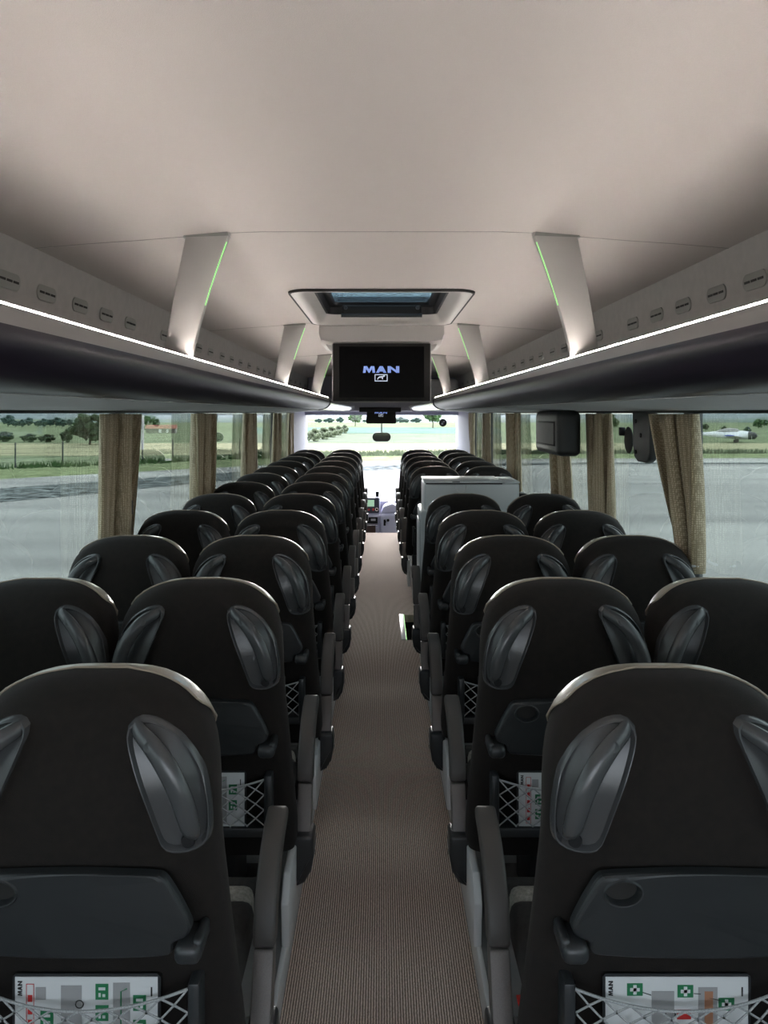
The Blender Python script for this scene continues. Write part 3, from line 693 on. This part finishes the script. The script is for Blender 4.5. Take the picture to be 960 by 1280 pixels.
# curtains
def curtain(x, y0, y1, htop, hbot, label, nf, taper, lean, ph=0, tie=False):
    s = 1 if x > 0 else -1; ym = (y0+y1)/2; rt = empty('curtain', (x, ym, hbot)); tag(rt, label, 'curtain', 'beige woven curtains at the side windows')
    nz, nu = 26, nf*20; W = (y1-y0); hh = htop-hbot; rings = []
    for sgn in (1, -1):
        for j in range(nz+1):
            v = j/nz; w = W*lerp(taper, 1, v**.8); c = lean*(1-v)
            r = []
            for i in range(nu+1):
                u = i/nu; A = .034*lerp(1.1, .8, v); a_ = 2*math.pi*nf*u+ph+.5*math.sin(3*v+u*5)
                dx = A*(.75*math.sin(a_)+.45*math.sin(.47*a_+1.3*ph+1.2*v)+.22*math.sin(2.3*a_+1-v))+.003*math.sin(2*math.pi*nf*.5*u+ph*2+v)
                r.append((-s*(dx)+sgn*.0013, c+(u-.5)*w-.075/nf*math.sin(2*a_+.4), v*hh))
            rings.append(r)
    mb = MB(); mb.loft(rings[:nz+1], caps=False, closed=False); mb.loft(rings[nz+1:], caps=False, closed=False)
    mb.build('curtain_cloth', 'curtain', rt, ang=180)
    if tie: MB().tube([(-.005+.045*math.cos(a), lean+(W*taper*.5)*math.sin(a), .03) for a in [2*math.pi*q/20 for q in range(21)]], .006, 8).build('tie_band', 'white', rt)
    MB().box(-.012, .006, W*.30, W*.34, hh*.42, hh*.50, .003).build('press_stud', 'black', rt) if tie is None else None
    return rt
for i, (a, b) in enumerate(((3.40, 3.97), (5.15, 5.75), (7.1, 7.7), (9.0, 9.55), (10.45, 10.88))):
    curtain(-1.222, a, b, H-.005, .80, f'{ORD[i]} beige curtain from the camera along the left windows', 4, .85, -.05, i*.9, None if i in (0, 2) else False)
rc = [((3.06, 3.55), 1.03, .28, -.19), ((4.26, 4.62), .85, .75, -.02), ((5.2, 5.8), .80, .8, -.15), ((7.1, 7.65), .8, .8, -.12), ((8.95, 9.5), .8, .85, -.08), ((10.5, 10.88), .8, .85, -.05)]
for i, ((a, b), hb_, tp, ln) in enumerate(rc):
    curtain(1.222, a, b, H-.005, hb_, f'{ORD[i]} beige curtain from the camera along the right windows', 4 if i != 1 else 3, tp, ln, i*1.3+.6, i == 0)

# fittings on the right side
rt = empty('grey_housing', (1.07, 4.93, H-.25)); tag(rt, 'dark grey rounded box hung between two curtains under the right rack', 'housing')
MB().box(-.07, .07, -.42, .23, .0, .262, .035, 4).build('case', 'tray', rt)
MB().box(-.076, -.066, -.36, .17, .055, .20, .006).build('rim', 'black', rt)
MB().box(-.079, -.070, -.345, .155, .065, .19, .004).build('inset_panel', 'wallgrey', rt)
rt = empty('bolted_plate', (1.225, 3.68, H-.23)); tag(rt, 'dark grey rounded plate with three bolts beside the nearest right curtain', 'bracket')
pl = [(-.12, .235), (-.12, .05), (-.10, .015), (-.06, 0), (.06, .0), (.105, .02), (.125, .07), (.13, .235)]
MB().prism(pl, 'x', -.02, .02, .01, 3).build('plate', 'tray', rt)
MB().disc((-.02, .07, .045), (-1, 0, 0), .010, .006).disc((-.02, .0, .125), (-1, 0, 0), .010, .006).disc((-.02, .07, .19), (-1, 0, 0), .010, .006).build('bolt', 'black', rt)
rt = empty('window_disc', (1.272, 4.07, H-.14)); tag(rt, 'dark oval disc stuck on the right window glass', 'disc')
MB().disc((0, 0, 0), (-1, 0, 0), .068, .006, 28).build('disc_plate', 'black', rt); MB().box(-.03, .0, .055, .085, .02, .065, .006).build('clip', 'black', rt)
rt = empty('blue_sticker', (1.272, 2.56, H-.055)); tag(rt, 'round blue sticker on the nearest right window', 'sticker')
MB().disc((0, 0, 0), (-1, 0, 0), .026, .002, 24).build('sticker_disc', 'blue', rt); MB().box(-.003, -.0015, -.018, .018, .0, .006).build('white_bar', 'paper', rt)

# galley cabinet
rt = empty('galley_cabinet', (.62, 5.48, 0)); tag(rt, 'light grey galley cabinet with a flat lid standing behind the fifth right row', 'cabinet')
MB().box(-.335, .300, -.20, .22, .60, 1.180, .018, 3).build('cabinet_body', 'cab', rt)
ld = MB().box(-.338, .19, -.215, .205, 1.182, 1.197, .006, 2).build('lid', 'cab', rt); MB().box(-.15, -.10, -.216, -.205, 1.188, 1.193).build('lid_latch', 'black', ld)
MB().box(-.325, .185, -.203, .20, 1.173, 1.1835).build('lid_gap', 'black', rt)
MB().box(.196, .302, -.21, .205, 1.180, 1.193, .006, 2).build('side_top', 'cab', rt)
MB().tube([(-.125, -.203, 1.172), (-.125, -.205, 1.145), (-.115, -.206, 1.128), (-.09, -.206, 1.118), (-.065, -.206, 1.128), (-.055, -.205, 1.145), (-.055, -.203, 1.172)], .0035, 6).build('finger_grip', 'shield', rt)
MB().box(-.362, .30, -.24, .24, .105, 1.0, .022, 3).build('lower_body', 'cab', rt)
MB().box(-.363, -.358, -.20, .20, .14, .93).build('door_gap', 'slot', rt)
MB().box(-.368, -.360, -.19, .19, .15, .92, .004).build('door', 'cab', rt)
MB().box(.30, .37, -.10, .05, .9, 1.10, .01).build('side_box', 'black', rt)
tgt = MB().box(.322, .346, 1.975, 2.003, .456, .461, .001).build('red_belt_tag', 'red'); tag(tgt, 'tiny red tag beside the nearest right armrest', 'tag')
tgt.location = (-.025, -.255, -.095)

# ------------------------------------------------------------------ outside
G = -1.35
def poly(name, pts, z, m):
    mb = MB(); mb.add([(x, y, z) for x, y in pts], [tuple(range(len(pts)))]); o = mb.build(name, m, smooth=False); return struct(o)
poly('ground_meadow', [(-900, -300), (900, -300), (900, 1400), (-900, 1400)], G-.06, 'grass')
edge = [(-60, -5), (-30, 23.5), (-17.2, 35.8), (-9.8, 42.7), (-4, 47.5), (3, 50.5), (12, 52), (60, 53.5), (160, 54)]
poly('road_apron', edge+[(160, -80), (-60, -80)], G, 'asphalt')
vg = edge + [(160, 60), (60, 59.5), (12, 58), (3, 56.8), (-6, 54), (-13, 49.2), (-20.5, 43.2), (-34, 31), (-66, 0)]
poly('ground_verge', vg, G-.02, 'verge')
gst = [(-44, -2), (-15.1, 31.3), (-12.4, 34.5), (-9.1, 38.2), (-4, 43.2), (2, 46.0), (12, 47.4), (160, 49), (160, 48), (12, 46.3), (4, 44.2), (-3, 39.5), (-8, 33.7), (-10.6, 29.4), (-12.8, 26.5), (-36, -2)]
o = poly('road_gravel_strip', gst, G+.012, 'gravel')
poly('ground_pale_field', [(-130, 62), (-20, 56), (30, 66), (130, 66), (130, 78), (30, 80), (-130, 78)], G-.045, 'fieldgold')
poly('ground_crop_field', [(-14, 118), (18, 115), (24, 165), (-20, 165)], G-.04, 'fieldteal')
poly('ground_light_field', [(-9, 80), (13, 80), (17, 112), (-13, 116)], G-.04, 'fieldlight')
poly('ground_far_field', [(60, 100), (260, 100), (260, 150), (80, 150)], G-.04, 'fieldgold')
# hills
def hills(name, y, segs, base, amp, seed, m, depth=160):
    rr_ = random.Random(seed); mb = MB(); n = segs; rows = []
    for j, (f, dy) in enumerate(((0, -depth), (.55, -depth*.5), (1, 0), (.7, depth*.6), (0, depth*1.3))):
        rows.append([(x, y+dy, G-1+f*(base+amp(x)+rr_.uniform(-.5, .5))) for x in [-1100+2200*i/n for i in range(n+1)]])
    mb.loft(rows, caps=False, closed=False); return struct(mb.build(name, m, ang=180))
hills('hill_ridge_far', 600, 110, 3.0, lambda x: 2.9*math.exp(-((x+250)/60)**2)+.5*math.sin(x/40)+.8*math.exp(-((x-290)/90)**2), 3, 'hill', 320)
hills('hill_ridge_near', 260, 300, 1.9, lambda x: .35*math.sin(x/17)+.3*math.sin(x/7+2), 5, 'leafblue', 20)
# trees
def crown_mb(rad, hgt, n, seed, size):
    r = random.Random(seed); mb = MB()
    for i in range(n):
        while True:
            p = Vector((r.uniform(-1, 1), r.uniform(-1, 1), r.uniform(-1, 1)))
            if .25 < p.length < 1: break
        p = p*(.7+.3*p.length)
        c = Vector((p.x*rad, p.y*rad, p.z*hgt)); s = size*r.uniform(.6, 1.3)
        bm = bmesh.new(); bmesh.ops.create_icosphere(bm, subdivisions=1, radius=s)
        for v in bm.verts: v.co = v.co*r.uniform(.65, 1.3)+c
        mb.bm(bm)
    return mb
TREES = {}
def tree(x, y, h, w, m, label, grp, kind=0, trunk=.25, name='tree'):
    rt = empty(name, (x, y, G-.06)); tag(rt, label, 'bush' if name == 'bush' else 'tree', grp)
    key = (kind, m, round(trunk, 2))
    if key not in TREES:
        c = crown_mb(.5, .5*(1-trunk), [70, 110, 40][kind], 11+kind, [.13, .10, .17][kind]).build('crown', m, None, (0, 0, trunk+.5*(1-trunk)), ang=10)
        t = MB().tube([(0, 0, -.02), (.01, 0, trunk*.7), (0, 0, trunk+.35)], [.035, .028, .012], 7).build('trunk', 'trunk', None)
        TREES[key] = (c, t); c.parent = rt; t.parent = rt
    else:
        c, t = TREES[key]; c = c.copy(); t = t.copy(); COL.objects.link(c); COL.objects.link(t); c.parent = rt; t.parent = rt
    rt.scale = (w, w, h); return rt
def at(px, py_base):
    y = 990*3.06/(py_base-516); return (px-477)*y/990, y
x, y = at(112, 556); tree(x, y, 3.0, 3.6, 'leafdark', 'large dark tree beyond the fence, seen through the nearest left window', None, 1, .12)
for i, (px, pb, wp, hp) in enumerate(((83, 553, 13, 12), (58, 552.5, 19, 7), (36, 552.5, 17, 7.5), (4, 552, 22, 9))):
    x, y = at(px, pb); k = y/990; tree(x, y, hp*k*1.35, wp*k*1.1, 'leafdark', ['dark round bush beside the large dark tree', 'low wide green bush, second from the large dark tree', 'low green bush, third from the large dark tree', 'green bush at the edge of the nearest left window'][i], None, 0, .02, 'bush')
ltp = [(10, 14), (19, 8), (27, 10), (35, 11), (47, 8), (54, 11), (62, 9), (70, 12), (78, 10), (86, 9)]
for i, (px, hp) in enumerate(ltp):
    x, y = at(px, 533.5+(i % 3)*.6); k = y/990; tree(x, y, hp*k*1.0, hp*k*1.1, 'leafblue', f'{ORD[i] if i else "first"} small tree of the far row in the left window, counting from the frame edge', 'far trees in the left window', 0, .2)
tree(*at(175+8, 540), 2.6, 3.5, 'leafmid', 'small green tree beside the red-roofed barn', None, 2, .15)
# windscreen trees
x, y = at(444, 533); tree(x, y, 3.1, 3.2, 'leafmid', 'lone round tree seen through the windscreen left of the small screen', None, 1, .3)
x, y = at(541, 535); tree(x, y, 4.2, 3.6, 'leafmid', 'tall tree seen through the windscreen beside the round sticker', None, 1, .3)
for i, (px, wp) in enumerate(((392, 16), (403, 18), (413, 16), (422, 12), (430, 9))):
    x, y = at(px, 552-i*2.6); k = y/990; tree(x, y, (16-i*1.4)*k, wp*k*1.2, 'leafpale', f'{["leftmost","second","middle","fourth","rightmost"][i]} pale bush of the thicket seen through the windscreen', 'pale thicket in the windscreen', 0, .02, 'bush')
for i, px in enumerate((398, 411, 425, 460, 478, 500, 507, 520)):
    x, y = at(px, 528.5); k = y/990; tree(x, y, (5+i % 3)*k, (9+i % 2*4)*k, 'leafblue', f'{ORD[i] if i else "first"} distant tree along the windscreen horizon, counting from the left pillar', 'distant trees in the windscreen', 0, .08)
# right window trees
rtp = [(700, 8), (715, 10), (757, 20), (768, 12), (882, 8), (905, 7), (934, 9), (948, 12), (955, 8)]
for i, (px, hp) in enumerate(rtp):
    x, y = at(px, [533, 534, 533, 535, 538, 540, 543, 536, 533][i]); k = y/990
    tree(x, y, hp*k, hp*k*(.9 if i < 8 else 1.3), 'leafdark' if i in (4, 5, 6) else 'leafmid', f'{ORD[i] if i else "first"} tree in the field beyond the right windows, counting from the windscreen', 'trees beyond the right windows', 0, .15)
# fence
rt = empty('wire_fence', (-17, 46, G)); tag(rt, 'wire fence on thin dark posts beyond the apron on the left', 'fence')
fp = [(-26.8, 39.0), (-24.6, 40.6), (-22.5, 42.3), (-20.3, 43.9), (-18.2, 45.2), (-16.2, 46.4), (-14.4, 47.7), (-13.0, 49.3), (-11.2, 50.9), (-9.4, 52.4), (-7.6, 53.9), (-5.8, 55.4)]
p0 = None
for x, y in fp:
    if p0 is None: p0 = MB().box(-.035, .035, -.035, .035, -.1, 1.35, .01).build('post', 'fence', rt); q = p0
    else: q = p0.copy(); COL.objects.link(q); q.parent = rt
    q.location = (x+17, y-46, 0)
w = MB()
for h in (.25, .5, .75, 1.0, 1.25): w.tube([(x+17, y-46, h) for x, y in fp], .006, 4)
w.build('wire', 'fence', rt)
# tall grass
def tufts(name, pts, n, hh, label, seed, m):
    r = random.Random(seed); mb = MB()
    for i in range(n):
        t = r.random()*(len(pts)-1); k = int(t); a, b = pts[k], pts[min(k+1, len(pts)-1)]
        x = lerp(a[0], b[0], t-k)+r.uniform(-.5, .5); y = lerp(a[1], b[1], t-k)+r.uniform(-1, 1)
        for q in range(4):
            h = hh*r.uniform(.4, 1.2); dx, dy = r.uniform(-.15, .15), r.uniform(-.1, .1); w_ = r.uniform(.03, .07); x2 = x+r.uniform(-.3, .3)
            mb.add([(x2-w_, y, G-.05), (x2+w_, y, G-.05), (x2+dx, y+dy, G-.05+h)], [(0, 1, 2)])
    o = mb.build(name, m, smooth=False); tag(o, label, 'grass', None, 'stuff')
tufts('tall_grass', [(x, y-.6) for x, y in fp], 330, .36, 'tall dark grass growing along the foot of the wire fence', 1, 'leafmid')
tufts('tall_grass', [(-10, 54), (3, 57), (12, 59), (60, 60.5), (75, 61)], 1500, .42, 'tall rough grass behind the mown verge ahead and on the right', 2, 'leafpale')
# barn
bx, by = at(202, 541.5)
rt = empty('barn', (bx, by, G-.06), 0.15); tag(rt, 'long low barn with a red roof seen through the second left window', 'barn')
MB().box(-2.1, 2.1, -1, 1, 0, .75).build('barn_wall', 'pillar', rt, smooth=False)
MB().prism([(-1.25, .72), (1.25, .72), (0, 1.25)], 'x', -2.25, 2.25).build('barn_roof', 'roofred', rt, smooth=False)
MB().box(-.3, .1, -1.02, -1, .1, .6).box(.8, 1.1, -1.02, -1, .1, .6).build('barn_door', 'white', rt, smooth=False)
# farm far right
# aeroplane
px_, py_ = at(915, 553)
rt = empty('light_aeroplane', (px_, py_, G-.06), math.radians(60)); tag(rt, 'small white and blue propeller aeroplane parked on the grass beyond the right window', 'aeroplane')
def ell(y, rx, rz, cz, n=16): return [(rx*math.cos(q), y, cz+rz*math.sin(q)) for q in [2*math.pi*i/n for i in range(n)]]
MB().loft([ell(-2.1, .25, .28, .72), ell(-1.9, .36, .38, .72), ell(-1.0, .42, .44, .78), ell(0, .42, .45, .80), ell(1.2, .34, .36, .80), ell(2.6, .18, .2, .82), ell(3.3, .06, .1, .86)]).build('fuselage', 'white', rt)
MB().loft([ell(-2.35, .10, .12, .72), ell(-2.15, .33, .36, .72), ell(-1.55, .40, .42, .74)]).build('cowling', 'pillar', rt)
MB().loft([ell(-.9, .05, .04, 1.1), ell(-.5, .30, .30, 1.12), ell(.3, .34, .36, 1.14), ell(1.2, .22, .22, 1.08), ell(1.7, .05, .04, 1.0)]).build('canopy', 'tvsurface', rt)
for s in (-1, 1):
    w_ = MB().loft([[(s*x, y0+c*math.cos(q), z+.055*math.sin(q)) for q in [2*math.pi*i/12 for i in range(12)]] for x, y0, c, z in ((.3, -.3, .75, .58), (2.0, -.25, .6, .68), (3.7, -.15, .45, .80))]).build('wing', 'white', rt)
    MB().loft([[(s*x, y0+c*math.cos(q), z+.065*math.sin(q)) for q in [2*math.pi*i/12 for i in range(12)]] for x, y0, c, z in ((3.2, -.18, .50, .765), (3.8, -.14, .44, .806))]).build('wing_tip', 'blue', w_)
    MB().tube([(s*.9, -.4, .6), (s*.9, -.4, .2)], .04, 6).disc((s*.9-.05, -.4, .17), (1, 0, 0), .17, .1).build('landing_gear', 'pillar', rt)
MB().prism([(2.7, .85), (3.35, .85), (3.5, 1.75), (3.15, 1.75)], 'x', -.03, .03).build('tail_fin', 'blue', rt)
MB().prism([(-1.2, 3.1), (1.2, 3.1), (1.1, 3.45), (-1.1, 3.45)], 'z', .86, .90).build('tailplane', 'blue', rt)
MB().box(-.8, .8, -2.42, -2.38, .69, .75, .01).build('propeller', 'pillar', rt)

# ------------------------------------------------------------------ light
w = bpy.data.worlds.new('sky'); SC.world = w; w.use_nodes = True; t = w.node_tree; N = t.nodes; L = t.links
bg = N['Background']; sky = N.new('ShaderNodeTexSky'); sky.sky_type = 'NISHITA'; sky.sun_disc = False; sky.sun_elevation = math.radians(50); sky.sun_rotation = math.radians(20)
sky.dust_density = 3; sky.altitude = 300
mx = N.new('ShaderNodeMix'); mx.data_type = 'RGBA'; mx.inputs['Factor'].default_value = .75
hsv = N.new('ShaderNodeVectorMath'); hsv.operation = 'SCALE'; hsv.inputs['Scale'].default_value = .22
L.new(sky.outputs[0], hsv.inputs[0]); L.new(hsv.outputs[0], mx.inputs[6]); mx.inputs[7].default_value = (.94, .97, 1.0, 1)
L.new(mx.outputs[2], bg.inputs['Color']); bg.inputs['Strength'].default_value = 7.2

sl_ = bpy.data.lights.new('front_fill', 'SUN'); sl_.energy = 15; sl_.angle = math.radians(28); sl_.color = (1, .97, .93)  # broad low sun added ahead of the coach to brighten the aisle floor
so = bpy.data.objects.new('front_fill', sl_); COL.objects.link(so); so.rotation_euler = Vector((-.02, math.cos(math.radians(13.5)), math.sin(math.radians(13.5)))).to_track_quat('Z', 'Y').to_euler()
cam = bpy.data.cameras.new('camera'); co = bpy.data.objects.new('camera', cam); COL.objects.link(co)
co.location = (0, 0, H); co.rotation_euler = (math.pi/2, 0, 0)
cam.sensor_fit = 'VERTICAL'; cam.sensor_height = 36; cam.sensor_width = 27; cam.lens = 36*990/1280
cam.shift_y = -(640-516)/1280; cam.shift_x = 3/1280; cam.clip_start = .05; cam.clip_end = 4000
SC.camera = co
vs = SC.view_settings; vs.view_transform = 'Standard'; vs.look = 'None'; vs.exposure = 0; vs.gamma = 1; vs.use_curve_mapping = False
cy = SC.cycles; cy.use_denoising = True; cy.max_bounces = 8; cy.diffuse_bounces = 4; cy.transparent_max_bounces = 24; cy.sample_clamp_indirect = 6
